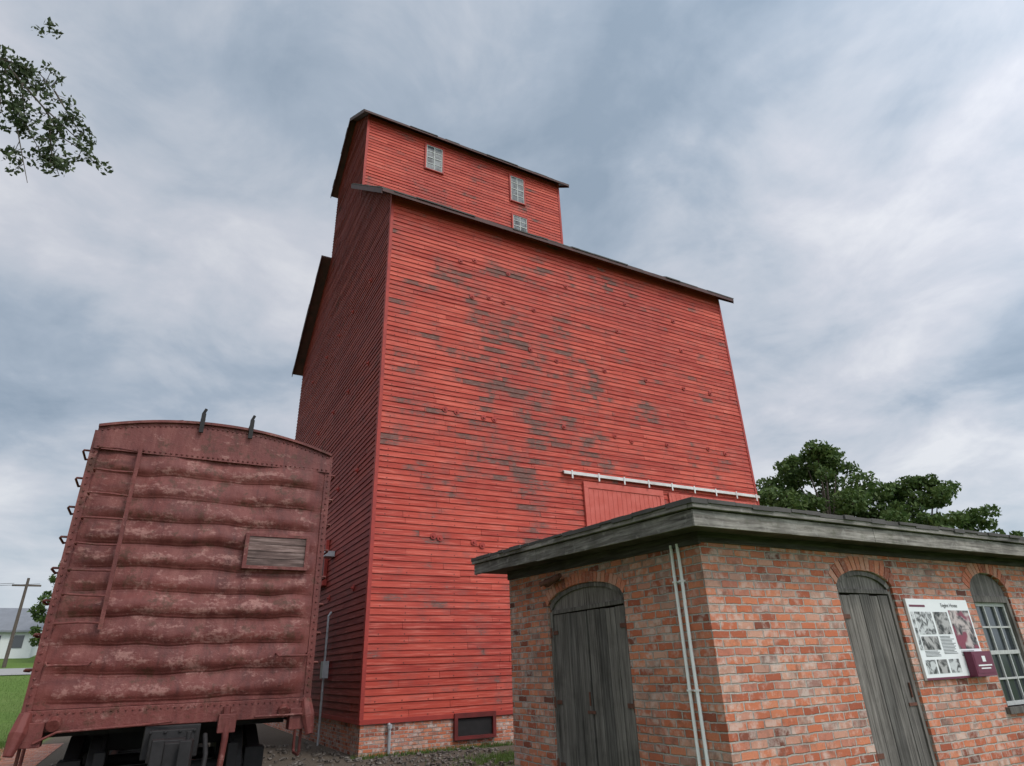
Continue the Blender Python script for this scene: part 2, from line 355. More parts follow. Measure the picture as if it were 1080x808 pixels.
def window_front(parent,x0,x1,z0,z1,y,name,mat_frame,glass,cols=2,rows=4):
    w=MB(); fw=.07
    w.box((x0-fw,y-.075,z0-fw),(x0,y-.002,z1+fw),0); w.box((x1,y-.075,z0-fw),(x1+fw,y-.002,z1+fw),0)
    w.box((x0,y-.072,z1),(x1,y-.002,z1+fw),0); w.box((x0-.03,y-.10,z0-fw),(x1+.03,y-.076,z0-.02),0); w.box((x0,y-.072,z0-fw),(x1,y-.002,z0),0)
    w.box((x0,y-.042,z0),(x1,y-.036,z1),2)
    t=.034
    for i in range(cols+1):
        xx=x0+(x1-x0)*i/cols; xx=min(max(xx,x0+t/2+.001),x1-t/2-.001); w.box((xx-t/2,y-.056,z0),(xx+t/2,y-.043,z1),1)
    for j in range(rows+1):
        zz=z0+(z1-z0)*j/rows; zz=min(max(zz,z0+t/2+.001),z1-t/2-.001); w.box((x0+.001,y-.060 if j==rows//2 else y-.055,zz-t/2-(.008 if j==rows//2 else 0)),(x1-.001,y-.0435,zz+t/2),1)
    w.make(name,parent,[mat_frame,M_WINW,glass])
window_front(EL,2.50,3.22,20.52,21.80,CY0,"cupola_window",M_TRIM,M_GLASSP)
window_front(EL,6.50,7.16,20.35,21.75,CY0,"cupola_window",M_TRIM,M_GLASSP)
window_front(EL,6.55,7.24,18.5,19.55,CY0,"cupola_window",M_TRIM,M_GLASSP)
f=MB()
f.box((.0,.0,-.3),(LX,.3,.6)); f.box((0,.302,-.3),(.3,DY,.6)); f.box((LX-.3,.302,-.3),(LX,DY,.6)); f.box((.302,DY-.3,-.3),(LX-.302,DY,.6))
f.make("brick_foundation",EL,M_BRICKF)
f=MB()
x0,x1,z0,z1=2.12,3.16,.17,.60
f.box((x0,-.09,z0),(x0+.08,-.003,z1+.1)); f.box((x1-.08,-.09,z0),(x1,-.003,z1+.1)); f.box((x0+.08,-.086,z1+.0),(x1-.08,-.003,z1+.1)); f.box((x0+.08,-.086,z0),(x1-.08,-.003,z0+.07))
f.box((x0+.08,-.03,z0+.07),(x1-.08,-.003,z1),1)
f.make("basement_window",EL,[M_DARKTRIM,M_IRON])
f=MB()
f.box((5.46,-.17,6.62),(13.42,-.13,6.70)); f.box((5.46,-.125,6.71),(13.42,-.03,6.725))
for k in range(9):
    x=5.7+k*.94; f.box((x,-.185,6.50),(x+.05,-.172,6.74))
f.make("door_track",EL,M_TRACK)
f=MB()
f.box((6.15,-.075,2.6),(9.15,-.03,6.48),0)
for k in range(17):
    x=6.32+k*.17
    f.box((x,-.084,2.62),(x+.02,-.0755,6.3),0)
f.box((6.15,-.10,6.3),(9.15,-.0755,6.48),0); f.box((6.15,-.10,2.6),(6.3,-.0755,6.298),0); f.box((9.0,-.10,2.6),(9.15,-.0755,6.298),0)
f.box((9.4,-.07,2.6),(13.3,-.03,6.45),0)
for k in range(22): f.box((9.5+k*.175,-.078,2.6),(9.518+k*.175,-.0705,6.42),0)
f.make("sliding_door",EL,M_DOORRED,bevel=.004)
f=MB()
bolts=[]
for zz,xs in ((13.15,(2.3,2.75,3.85,6.2,8.6,10.9)),(11.9,(2.6,3.3,3.7,4.9,8.2,11.0)),(10.4,(4.6,5.6,7.4,9.2,10.9,12.1)),(8.1,(1.75,2.15,3.0,3.35,5.6,7.6,8.1,9.6,11.5,12.3)),(4.5,(1.5,1.75,2.6,2.9,4.6))):
    for x in xs: bolts.append((x+random.uniform(-.1,.1),zz+random.uniform(-.12,.12)))
for x,z in bolts:
    f.tube([(x,-.02,z),(x,-.045,z)],.08,10); f.tube([(x,-.045,z),(x,-.08,z)],.028,6)
for k in range(20):
    y=1.5+(k%5)*2.1+random.uniform(-.3,.3); z=3.5+(k//5)*3.1
    f.tube([(-.02,y,z),(-.045,y,z)],.085,10); f.tube([(-.045,y,z),(-.09,y,z)],.028,6)
f.make("tie_rod_washers",EL,M_TRIM)
f=MB(); f.tube([(.62,-.08,-.05),(.62,-.08,.55),(.62,-.0,.6)],.035,8); f.tube([(.62,-.08,.5),(.62,-.08,.58)],.055,8)
f.tube([(-.12,3.2,0.0),(-.12,3.2,3.0),(-.05,3.2,3.1)],.03,8)
f.box((-.18,3.1,1.5),(-.03,3.35,1.9)); f.box((-.30,3.5,4.6),(-.03,3.9,4.75))
f.make("service_pipes",EL,M_GREYM)
f=MB(); f.box((-.09,4.4,4.1),(-.03,5.3,5.1)); f.make("gable_hatch",EL,M_IRON)
f=MB(); f.box((-.16,4.2,3.9),(-.03,5.5,4.04)); f.box((-.12,4.28,4.04),(-.03,4.398,5.2)); f.box((-.12,5.302,4.04),(-.03,5.42,5.2)); f.box((-.12,4.398,5.1),(-.03,5.302,5.2)); f.make("gable_ledge",EL,M_TRIM)
# ---------------------------------------------------------------- brick engine house
BH_=empty("brick_engine_house")
X0,X1,Y0,Y1=.28,8.6,-10.16,-6.30
RT=lambda y: 2.92+(y+10.55)*(.17/4.59)
WT=lambda y: RT(y)-.225
def arch(u,o):
    a,b,zb,zs,zt=o; k=(u-(a+b)/2)/((b-a)/2); return zs+(zt-zs)*math.sqrt(max(0,1-k*k*.98))
def wall(mb,mp,u0,u1,ztop,ops,dep=.11):
    def q(a,b,za0,zb0,za1,zb1): mb.add([mp(a,za0,0),mp(b,zb0,0),mp(b,zb1,0),mp(a,za1,0)],[(0,1,2,3)])
    cur=u0
    for o in ops:
        a,b,zb,zs,zt=o
        q(cur,a,-.2,-.2,ztop(cur),ztop(a))
        if zb>-.2: q(a,b,-.2,-.2,zb,zb); mb.add([mp(a,zb,0),mp(b,zb,0),mp(b,zb,dep),mp(a,zb,dep)],[(0,1,2,3)])
        N=16; us=[a+(b-a)*(.5-.5*math.cos(math.pi*i/N)) for i in range(N+1)]
        for i in range(N):
            q(us[i],us[i+1],arch(us[i],o),arch(us[i+1],o),ztop(us[i]),ztop(us[i+1]))
            mb.add([mp(us[i],arch(us[i],o),0),mp(us[i+1],arch(us[i+1],o),0),mp(us[i+1],arch(us[i+1],o),dep),mp(us[i],arch(us[i],o),dep)],[(0,1,2,3)])
        for e in (a,b): mb.add([mp(e,zb,0),mp(e,arch(e,o),0),mp(e,arch(e,o),dep),mp(e,zb,dep)],[(0,1,2,3)])
        cur=b
    q(cur,u1,-.2,-.2,ztop(cur),ztop(u1))
mpL=lambda u,z,d:(X0+d,u,z); mpR=lambda u,z,d:(u,Y0+d,z)
opL=[(-8.93,-7.33,.08,2.26,2.50)]
opR=[(2.17,3.14,.08,2.27,2.46),(4.74,5.62,1.0,2.27,2.52)]
w=MB(); wall(w,mpL,Y0,Y1,WT,opL); wall(w,mpR,X0,X1,lambda u:WT(Y0),opR)
w.box((X1-.2,Y0+.002,-.2),(X1,Y1,2.66)); w.box((X0+.002,Y1-.2,-.2),(X1-.202,Y1,2.84))
w.make("brick_walls",BH_,M_BRICK)
w=MB(); w.box((X0+.13,Y0+.13,-.1),(X1-.25,Y1-.25,2.62)); w.make("interior_dark",BH_,M_BACK)
def vouss(mb,mp,o,depth=.19):
    a,b,zb,zs,zt=o; N=60; pts=[]
    for i in range(N+1):
        k=-1+2*i/N; u=(a+b)/2+k*(b-a)/2; pts.append((u,arch(u,o)))
    pts=[(a,zs+(zt-zs)*.14)]+pts[1:-1]+[(b,zs+(zt-zs)*.14)]
    L=[0]
    for p,q in zip(pts,pts[1:]): L.append(L[-1]+math.hypot(q[0]-p[0],q[1]-p[1]))
    n=int(L[-1]/.073)
    def at(s):
        for i in range(len(L)-1):
            if L[i+1]>=s or i==len(L)-2:
                f=(s-L[i])/max(1e-6,L[i+1]-L[i]); return (pts[i][0]+(pts[i+1][0]-pts[i][0])*f,pts[i][1]+(pts[i+1][1]-pts[i][1])*f)
    cu=(a+b)/2; R=((b-a)/2)**2/(2*(zt-zs))+(zt-zs)/2; czz=zt-R
    for i in range(n):
        s0=L[-1]*(i+.09)/n; s1=L[-1]*(i+.91)/n; p0,p1=at(s0),at(s1); out=[]
        dp=depth+random.uniform(-.012,.008); pr=-.005-random.uniform(0,.004)
        for p in (p0,p1):
            d=Vector((p[0]-cu,p[1]-czz)).normalized(); out.append((p[0]+d.x*dp,p[1]+d.y*dp))
        f=[mp(p0[0],p0[1]+.004,pr),mp(p1[0],p1[1]+.004,pr),mp(out[1][0],out[1][1],pr),mp(out[0][0],out[0][1],pr)]
        g=[mp(p0[0],p0[1]+.004,.05),mp(p1[0],p1[1]+.004,.05),mp(out[1][0],out[1][1],.05),mp(out[0][0],out[0][1],.05)]
        mb.hexa(f,g)
w=MB(); vouss(w,mpL,opL[0],.12)
for o in opR: vouss(w,mpR,o,.15)
w.make("brick_arches",BH_,M_ARCH)
def pbox(mb,mp,a,b,z0,z1,d0,d1,mi=0):
    mb.hexa([mp(a,z0,d0),mp(b,z0,d0),mp(b,z0,d1),mp(a,z0,d1)],[mp(a,z1,d0),mp(b,z1,d0),mp(b,z1,d1),mp(a,z1,d1)],mi)
def door(name,mp,o,leaves,ztopd,planks):
    a,b,zb,zs,zt=o; d=MB(); fr=.055
    pbox(d,mp,a+.002,a+fr,zb,ztopd+.03,.03,.10); pbox(d,mp,b-fr,b-.002,zb,ztopd+.03,.03,.10)
    pbox(d,mp,a+fr,b-fr,ztopd,ztopd+.045,.028,.10)
    N=20; inner=[]; outer=[]
    for i in range(N+1):
        k=-1+2*i/N; u=(a+b)/2+k*((b-a)/2-.002); z=arch(u,o)-.003; outer.append((u,max(z,ztopd+.05)))
        u2=(a+b)/2+k*((b-a)/2-.05); inner.append((u2,max(arch((a+b)/2+k*((b-a)/2-.002),o)-.05,ztopd+.05)))
    for i in range(N):
        p,q=outer[i],outer[i+1]; r_,s_=inner[i],inner[i+1]
        d.add([mp(p[0],p[1],.025),mp(q[0],q[1],.025),mp(s_[0],s_[1],.025),mp(r_[0],r_[1],.025)],[(0,1,2,3)])
        d.add([mp(r_[0],r_[1],.025),mp(s_[0],s_[1],.025),mp(s_[0],s_[1],.06),mp(r_[0],r_[1],.06)],[(0,1,2,3)])
    d.add([mp(a+.003,ztopd+.04,.055),mp(b-.003,ztopd+.04,.055)]+[mp(u,z,.055) for u,z in outer[::-1]],[tuple(range(N+3))])
    w_=(b-a-2*fr); lw=w_/leaves
    for l in range(leaves):
        l0=a+fr+l*lw+.009; l1=a+fr+(l+1)*lw-.009
        cuts=[0]+[ (i+random.uniform(-.12,.12))/planks for i in range(1,planks)]+[1]
        for i in range(planks):
            j=random.uniform(-.004,.004); p0=l0+(l1-l0)*cuts[i]; p1=l0+(l1-l0)*cuts[i+1]
            pbox(d,mp,p0+.004,p1-.004,zb+.02+random.uniform(0,.03),ztopd-.008-random.uniform(0,.016),.045+j,.075)
    d.make(name,BH_,M_WOOD,bevel=.002)
    h=MB()
    for l in range(leaves):
        for zz in (.55,1.2,1.98) if leaves==2 else (.7,1.98):
            if leaves==2: e=a+.03 if l==0 else b-.03; sg=1 if l==0 else -1
            else: e=a+.03; sg=1
            u0,u1=sorted((e,e+sg*.13)); pbox(h,mp,u0,u1,zz-.022,zz+.022,.034,.0405)
            h.tube([mp(e,zz-.06,.026),mp(e,zz+.06,.026)],.014,6)
    c=(a+b)/2 if leaves==2 else b-.14
    h.tube([mp(c+.03,1.18,.03),mp(c+.03,1.32,.03)],.010,6); pbox(h,mp,c-.05,c+.1,1.10,1.13,.033,.0405)
    h.make(name+"_hinges",BH_,M_RUST)
door("double_plank_door",mpL,opL[0],2,2.20,4); door("plank_door",mpR,opR[0],1,2.22,5)
o=opR[1]; a,b,zb,zs,zt=o; w=MB()
pbox(w,mpR,a+.002,a+.06,zb+.002,2.24,.02,.10,0); pbox(w,mpR,b-.06,b-.002,zb+.002,2.24,.02,.10,0)
pbox(w,mpR,a-.06,b+.06,zb-.07,zb+.0,-.05,.10,0); pbox(w,mpR,a+.06,b-.06,2.16,2.24,.018,.10,0)
N=18; ou=[(a+b)/2+(-1+2*i/N)*((b-a)/2-.002) for i in range(N+1)]
ou=[(u,max(arch(u,o)-.003,2.242)) for u in ou]
w.add([mpR(a+.003,2.241,.045),mpR(b-.003,2.241,.045)]+[mpR(u,z,.045) for u,z in ou[::-1]],[tuple(range(N+3))],0)
ga,gb,gz0,gz1=a+.06,b-.06,zb+.0,2.16
pbox(w,mpR,ga,gb,gz0+.002,gz1,.085,.09,2)
for i in range(4):
    u=ga+(gb-ga)*i/3; t=.022 if 0<i<3 else .04; u=min(max(u,ga+t/2),gb-t/2); pbox(w,mpR,u-t/2,u+t/2,gz0+.003,gz1,.06,.084,1)
for j in range(5):
    z=gz0+(gz1-gz0)*j/4; t=.022 if j in(1,3) else .045; z=min(max(z,gz0+t/2+.003),gz1-t/2); pbox(w,mpR,ga+.002,gb-.002,z-t/2,z+t/2,.055 if j==2 else .062,.083,1)
w.make("arched_window",BH_,[M_WOOD,M_WINW,M_GLASS],bevel=.002)
RX0,RX1,RY0,RY1=-.12,9.0,-10.55,-5.96
r=MB()
def rb(x0,x1,y0,y1,t0,t1,mi=0):
    r.hexa([(x0,y0,RT(y0)-t0),(x1,y0,RT(y0)-t0),(x1,y1,RT(y1)-t0),(x0,y1,RT(y1)-t0)],[(x0,y0,RT(y0)-t1),(x1,y0,RT(y0)-t1),(x1,y1,RT(y1)-t1),(x0,y1,RT(y1)-t1)],mi)
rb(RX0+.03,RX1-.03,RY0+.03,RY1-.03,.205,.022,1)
def chain(a,b,n):
    c=[a]+[a+(b-a)*(i+random.uniform(-.25,.25))/n for i in range(1,n)]+[b]; return list(zip(c,c[1:]))
for (p,q) in chain(RX0,RX1,3):
    j=random.uniform(-.008,.008); rb(p+.002,q-.002,RY0-.002+j,RY0+.028,.225+j,.086,0)
for (p,q) in chain(RX0-.03,RX1,2): rb(p+.0015,q-.0015,RY0-.035,RY0+.028,.076,.022,0)
for (p,q) in chain(RY0+.031,RY1,2):
    j=random.uniform(-.008,.008); rb(RX0-.002+j,RX0+.028,p+.002,q-.002,.225+j,.086,0)
for (p,q) in chain(RY0+.030,RY1+.02,2): rb(RX0-.035,RX0+.028,p+.0015,q-.0015,.076,.022,0)
for (p,q) in chain(RX0-.045,RX1+.03,36):
    j=random.uniform(-.018,.008); rb(p,q,RY0-.045+j,RY0+.3,.020+random.uniform(0,.022),-.004-random.uniform(0,.008),2)
for (p,q) in chain(RY0+.302,RY1+.03,20):
    j=random.uniform(-.018,.008); rb(RX0-.045+j,RX0+.3,p,q,.020+random.uniform(0,.022),-.004-random.uniform(0,.008),2)
rb(RX0+.301,RX1+.03,RY0+.301,RY1+.03,.020,-.003,2)
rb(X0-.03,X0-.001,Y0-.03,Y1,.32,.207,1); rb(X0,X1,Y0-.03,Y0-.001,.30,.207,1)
r.make("shed_roof",BH_,[M_FASCIA,M_SOFF,M_SHINGLE],bevel=.003)
c=MB()
for yy,o_ in ((-9.80,.004),(-9.89,-.006)): c.tube([(X0-.03,yy,-.1),(X0-.03,yy+o_,.9),(X0-.032,yy,1.7),(X0-.028,yy+o_,2.40),(X0-.028,yy,2.66)],.016,8)
for yy in (-9.80,-9.89):
    for zz in (.5,1.35,2.3): c.box((X0-.05,yy-.022,zz),(X0-.001,yy+.022,zz+.016))
c.make("white_conduits",BH_,M_WHITE)
c=MB(); c.tube([(X0-.0,-7.62,2.60),(X0-.16,-7.66,2.58)],.018,8); c.tube([(X0-.10,-7.50,2.57),(X0-.11,-7.66,2.585),(X0-.12,-7.86,2.62)],[.055,.04,.03],10); c.tube([(X0-.12,-7.6,2.58),(X0-.2,-7.5,2.55)],.03,8)
c.make("old_bell_fixture",BH_,M_RUST)
# ---------------------------------------------------------------- information sign
SG=empty("information_sign"); sy=Y0-.035
def m_photo(name,lo,hi,sc,seed,tint=None):
    t=NT(name); c=t.coord(); x,y,z=t.sep(c); v=t.comb(x,z,float(seed)); n=t.noise(v,sc,3,.55,.6)
    k=t.ramp(n,[(.38,lo),(.47,tuple((p+q)/2.6 for p,q in zip(lo,hi))),(.56,hi)])
    if tint: k=t.mix(t.step(t.noise(v,sc*.6,1),.54,.60),k,tint)
    return t.done(k,.4)
M_SW=m_flat("sign_white",(.76,.76,.76),.4,0,.03); M_SD=m_flat("sign_ink",(.06,.06,.065),.5)
M_P1=m_photo("sign_photo_grey",(.05,.05,.05),(.55,.55,.55),14,1); M_P2=m_photo("sign_photo_dark",(.02,.02,.02),(.40,.38,.37),11,5); M_P3=m_photo("sign_photo_plum",(.03,.025,.03),(.50,.42,.40),9,13,(.22,.04,.07))
M_SP=m_flat("sign_plum",(.14,.026,.055),.45,0,.12)
p=MB(); sx0,sx1,sz0,sz1=3.27,4.50,1.33,2.17
p.box((sx0,sy,sz0),(sx1,Y0-.006,sz1),0)
def im(x0,x1,z0,z1,mi,l=1): p.box((sx0+x0,sy-.0025*l,sz0+z0),(sx0+x1,sy-.0005,sz0+z1),mi)
im(.10,.42,.46,.70,2); im(.10,.42,.30,.44,3); im(.46,.74,.46,.70,3); im(.78,1.20,.30,.72,4)
im(.03,.08,.30,.70,2); im(.05,.24,.06,.20,2); im(.27,.46,.06,.20,3); im(.50,.70,.06,.20,2)
im(.0,1.23,.0,.022,5); im(.04,.34,.752,.775,5)
rr=random.Random(3)
for k in range(5): im(.10,.10+rr.uniform(.22,.32),.285-k*.013,.290-k*.013,1)
for k in range(13): im(.46,.46+rr.uniform(.2,.28),.435-k*.015,.441-k*.015,1)
for k in range(4): im(.80,.80+rr.uniform(.2,.33),.275-k*.016,.281-k*.016,1)
p.make("panel",SG,[M_SW,M_SD,M_P1,M_P2,M_P3,M_SP])
cu=bpy.data.curves.new("title","FONT"); cu.body="Engine House"; cu.size=.062; cu.extrude=.0008
t_=obj("title",cu,SG,M_SD); t_.location=(sx0+.66,sy-.0015,sz0+.755); t_.rotation_euler=(math.pi/2,0,0)
p=MB(); p.box((4.10,sy-.09,1.34),(4.50,sy-.004,1.60),0); p.box((4.12,sy-.094,1.37),(4.48,sy-.0905,1.57),1); p.box((4.27,sy-.097,1.49),(4.34,sy-.0945,1.55),2); p.box((4.16,sy-.097,1.445),(4.44,sy-.0945,1.460),2); p.box((4.20,sy-.097,1.415),(4.40,sy-.0945,1.428),2)
p.make("brochure_box",SG,[M_SP,M_SP,M_SW],bevel=.002)
# ---------------------------------------------------------------- boxcar
BC=empty("railroad_boxcar")
bx0,bx1,by=-5.25,-2.25,-5.38; bxc=-3.80; L=12.4
def top(x): return 4.85-.23*abs((x-bxc)/1.5)**2.1
NX,NZ=120,340; zA,zB=1.34,4.36
vs=[];rib=[]
nr=10; z_lo,z_hi=1.40,4.34; pt=(z_hi-z_lo)/nr
ribamp=[random.uniform(.75,1.15) for _ in range(nr+1)]
for j in range(NZ+1):
    z=zA+(zB-zA)*j/NZ
    for i in range(NX+1):
        x=bx0+(bx1-bx0)*i/NX
        e_=min(x-bx0,bx1-x)
        wob=(mnoise.noise(Vector((x*.9,z*1.0,11.)))*.20+mnoise.noise(Vector((x*2.6,z*1.6,5.)))*.09)*min(1,e_/.4)
        q=(z-z_lo)/pt+wob; k=math.floor(q); fr=q-k; h=0
        if 0<=k<nr:
            tl=min(1,max(0,(e_-.05)/.30)); tl=tl*tl*(3-2*tl)
            f2=fr**.72
            w_=(.5-.5*math.cos(2*math.pi*f2))**.75
            # small secondary bead riding in the trough
            bead=max(0,1-abs(fr-.04)/.05)*.16+max(0,1-abs(fr-.96)/.04)*.10
            amp=.060*ribamp[k]*(1+.35*mnoise.noise(Vector((x*1.5,k*3.1,0.7))))
            h=(w_+bead)*amp*(.12+.88*tl)*min(1,e_/.06)
        dn=mnoise.noise(Vector((x*1.3,z*1.0,3.0)))*.06+mnoise.noise(Vector((x*3.6,z*4,8.0)))*.020+mnoise.noise(Vector((x*9,z*10,2.0)))*.006
        edge=min(1,e_/.25)
        vs.append((x,by-.012-h+dn*edge-.02*edge,z)); rib.append(h/.06)
fs=[(j*(NX+1)+i,j*(NX+1)+i+1,(j+1)*(NX+1)+i+1,(j+1)*(NX+1)+i) for j in range(NZ) for i in range(NX)]
me=bpy.data.meshes.new("corrugated_end"); me.from_pydata(vs,[],fs); me.update()
at=me.attributes.new("rib","FLOAT","POINT"); at.data.foreach_set("value",rib)
me.polygons.foreach_set("use_smooth",[True]*len(fs)); obj("corrugated_end",me,BC,M_CAR)
p=MB(); N=40
xs=[bx0+(bx1-bx0)*i/N for i in range(N+1)]
for i in range(N):
    a,b=xs[i],xs[i+1]
    p.add([(a,by-.060,4.33),(b,by-.060,4.33),(b,by-.030,top(b)),(a,by-.030,top(a)),(a,by+.01,4.33),(b,by+.01,4.33)],[(0,1,2,3),(4,5,1,0)])
for i in range(N):
    a,b=xs[i],xs[i+1]
    p.add([(a,by-.075,top(a)-.015),(b,by-.075,top(b)-.015),(b,by+.05,top(b)-.015),(a,by+.05,top(a)-.015),(a,by-.075,top(a)+.02),(b,by-.075,top(b)+.02),(b,by+.05,top(b)+.02),(a,by+.05,top(a)+.02)],[(0,3,2,1),(4,5,6,7),(0,1,5,4)])
p.box((bx0-.03,by-.035,1.30),(bx0+.06,by+.06,4.58)); p.box((bx1-.06,by-.035,1.30),(bx1+.03,by+.06,4.58))
p.make("end_cap_plate",BC,M_CAR)
p=MB()
for i in range(46):
    x=bx0+.05+(bx1-bx0-.1)*i/45
    for zz,yy in ((4.365,.058),(top(x)-.06,.034)):
        p.tube([(x,by-yy,zz),(x,by-yy-.016,zz)],[.015,.009],6)
for zz in np.arange(1.4,4.5,.085):
    for x in (bx0+.015,bx1-.015): p.tube([(x,by-.034,zz),(x,by-.050,zz)],[.014,.009],6)
for i in range(40):
    x=bx0+.1+(bx1-bx0-.2)*i/39; p.tube([(x,by-.048,1.30),(x,by-.064,1.30)],[.014,.009],6)
p.make("rivets",BC,M_CAR)
p=MB()
p.box((bx0,by+.061,1.25),(bx0+.04,by+L,4.58)); p.box((bx1-.04,by+.061,1.25),(bx1,by+L,4.58)); p.box((bx0+.041,by+L-.04,1.25),(bx1-.041,by+L,4.6))
p.box((bx0+.041,by+.061,1.22),(bx1-.041,by+L-.041,1.30))
for sx,sg in ((bx0,-1),(bx1,1)):
    for k in range(17):
        y=by+.5+k*.72
        a,b=sorted((sx+sg*.001,sx+sg*.045)); p.box((a,y,1.3),(b,y+.07,4.5))
    a,b=sorted((sx+sg*.046,sx+sg*.10)); p.box((a,by+5.1,1.35),(b,by+7.3,4.4))
    for k in range(4):
        a,b=sorted((sx+sg*.101,sx+sg*.12)); p.box((a,by+5.15,1.6+k*.8),(b,by+7.25,1.68+k*.8))
    a,b=sorted((sx+sg*.046,sx+sg*.14)); p.box((a,by+3.5,4.42),(b,by+9.0,4.5)); p.box((a,by+3.5,1.24),(b,by+9.0,1.32))
for i in range(N):
    a,b=xs[i],xs[i+1]
    p.add([(a,by+.05,top(a)),(b,by+.05,top(b)),(b,by+L,top(b)),(a,by+L,top(a))],[(0,1,2,3)])
    p.add([(a,by+L-.001,4.59),(b,by+L-.001,4.59),(b,by+L-.001,top(b)),(a,by+L-.001,top(a))],[(0,1,2,3)])
for k in range(18):
    y=by+.4+k*.66
    for i in range(0,N,2):
        a,b=xs[i],xs[min(i+2,N)]
        p.hexa([(a,y,top(a)-.005),(b,y,top(b)-.005),(b,y+.05,top(b)-.005),(a,y+.05,top(a)-.005)],[(a,y,top(a)+.03),(b,y,top(b)+.03),(b,y+.05,top(b)+.03),(a,y+.05,top(a)+.03)])
p.make("body_sides_and_roof",BC,M_CAR)
p=MB()
for k in range(3): p.box((bxc-.30+k*.21,by+.35,4.90),(bxc-.30+k*.21+.18,by+L,4.93),0)
for xx in (-4.06,-3.42):
    p.box((xx-.028,by-.11,4.70),(xx+.028,by-.078,4.98),1); p.tube([(xx-.01,by-.09,4.97),(xx+.02,by-.09,5.05)],.022,6,1)
    p.box((xx-.03,by-.10,4.88),(xx+.03,by+.35,4.90),1)
p.tube([(-5.1,by+.12,4.60),(-5.1,by+.12,4.74),(-4.3,by+.12,4.91)],.013,6,1)
p.make("running_board",BC,[M_SOFF,M_IRON])
p=MB()
lx0,lx1=-5.17,-4.72
p.box((lx1-.02,by-.20,2.15),(lx1+.025,by-.165,4.42))
for k in range(8):
    z=2.22+k*.30+random.uniform(-.015,.015); sag=random.uniform(-.02,.015)
    p.tube([(lx0,by-.05,z),(lx0,by-.17,z),(lx0+.03,by-.185,z),((lx0+lx1)/2,by-.185,z+sag),(lx1,by-.185,z+random.uniform(-.015,.01))],.013,8)
for z in (2.2,3.2,4.35): p.box((lx1-.018,by-.164,z),(lx1+.022,by-.03,z+.035))
for (a,b,z) in ((-5.16,-4.74,1.78),(-2.72,-2.32,1.83)):
    p.tube([(a,by-.03,z+.03),(a,by-.15,z+.03),(a+.02,by-.17,z),(b-.02,by-.17,z),(b,by-.15,z+.03),(b,by-.03,z+.03)],.014,8)
for k in range(8):
    z=1.75+k*.37
    p.tube([(bx0-.02,by+.12,z),(bx0-.11,by+.12,z),(bx0-.12,by+.15,z-.01),(bx0-.12,by+.52,z-.01),(bx0-.11,by+.55,z),(bx0-.02,by+.55,z)],.014,8)
    p.tube([(bx1+.02,by+.12,z),(bx1+.11,by+.12,z),(bx1+.12,by+.15,z-.01),(bx1+.12,by+.52,z-.01),(bx1+.11,by+.55,z),(bx1+.02,by+.55,z)],.014,8)
for sx in (bx0+.03,bx1-.03):
    p.tube([(sx,by+.08,1.2),(sx,by+.09,.72),(sx,by+.13,.68),(sx,by+.42,.68),(sx,by+.46,.72),(sx,by+.47,1.2)],.018,8)
p.make("ladder_and_grab_irons",BC,M_CAR)
M_PLAC=m_wood("placard_wood",light=(.40,.30,.27),dark=(.035,.026,.022),horizontal=True,mid=(.15,.10,.09))
p=MB()
for k in range(4): p.box((-3.24,by-.135-random.uniform(0,.006),2.942+k*.0945),(-2.50,by-.115,3.032+k*.0945),0)
p.box((-3.29,by-.155,2.90),(-3.24,by-.05,3.36),1); p.box((-2.50,by-.155,2.90),(-2.45,by-.05,3.36),1); p.box((-3.24,by-.153,3.322),(-2.50,by-.05,3.36),1); p.box((-3.24,by-.153,2.90),(-2.50,by-.05,2.94),1)
p.make("placard_board",BC,[M_PLAC,M_CAR])
p=MB()
p.box((bx0+.02,by-.05,1.12),(bx1-.02,by+.12,1.335))
p.box((bx0-.06,by-.10,.98),(bx0+.22,by+.10,1.22)); p.box((bx1-.22,by-.10,.98),(bx1+.06,by+.10,1.22))
for sx,sg in ((bx0,1),(bx1,-1)):
    p.tube([(sx+sg*.02,by-.02,1.3),(sx+sg*.0,by-.12,1.12),(sx-sg*.03,by-.16,.92)],[.07,.085,.05],8)
    p.tube([(sx+sg*.30,by-.06,1.22),(sx+sg*.30,by-.14,1.18)],.07,10)
p.tube([(-3.22,by-.10,1.28),(-3.20,by-.14,.95),(-3.22,by-.13,.55)],[.05,.04,.035],8); p.box((-3.3,by-.16,1.0),(-3.1,by-.06,1.2))
p.tube([(-5.1,by-.12,1.02),(-4.9,by-.13,1.12),(-4.1,by-.14,1.14),(-3.8,by-.2,1.16)],.016,6)
p.tube([(-2.9,by-.12,1.15),(-2.3,by-.12,1.15)],.016,6)
p.make("end_sill",BC,M_CAR,bevel=.012)
p=MB()
p.box((-4.06,by-.13,.78),(-3.48,by+.3,1.115)); p.box((-4.0,by-.28,.76),(-3.54,by-.131,1.08))
p.box((-3.88,by-.60,.72),(-3.62,by-.281,1.0))
p.box((-3.98,by-.82,.70),(-3.86,by-.60,1.02)); p.box((-3.86,by-.74,.73),(-3.70,by-.60,.98)); p.hexa([(-3.66,by-.62,.72),(-3.56,by-.62,.72),(-3.60,by-.86,.72),(-3.72,by-.84,.72)],[(-3.66,by-.62,1.0),(-3.56,by-.62,1.0),(-3.60,by-.86,1.0),(-3.72,by-.84,1.0)])
p.tube([(-3.63,by-.70,.66),(-3.63,by-.70,1.08)],.03,8)
p.tube([(-3.42,by-.10,1.0),(-3.40,by-.3,.8),(-3.42,by-.38,.5),(-3.46,by-.42,.38)],.03,8)
for k in range(4): p.tube([(-4.0+k*.15,by-.275,1.06),(-4.0+k*.15,by-.30,1.06)],.022,6)
p.make("coupler",BC,m_flat("coupler_iron",(.020,.018,.018),.65,.1,.6,12),bevel=.02)
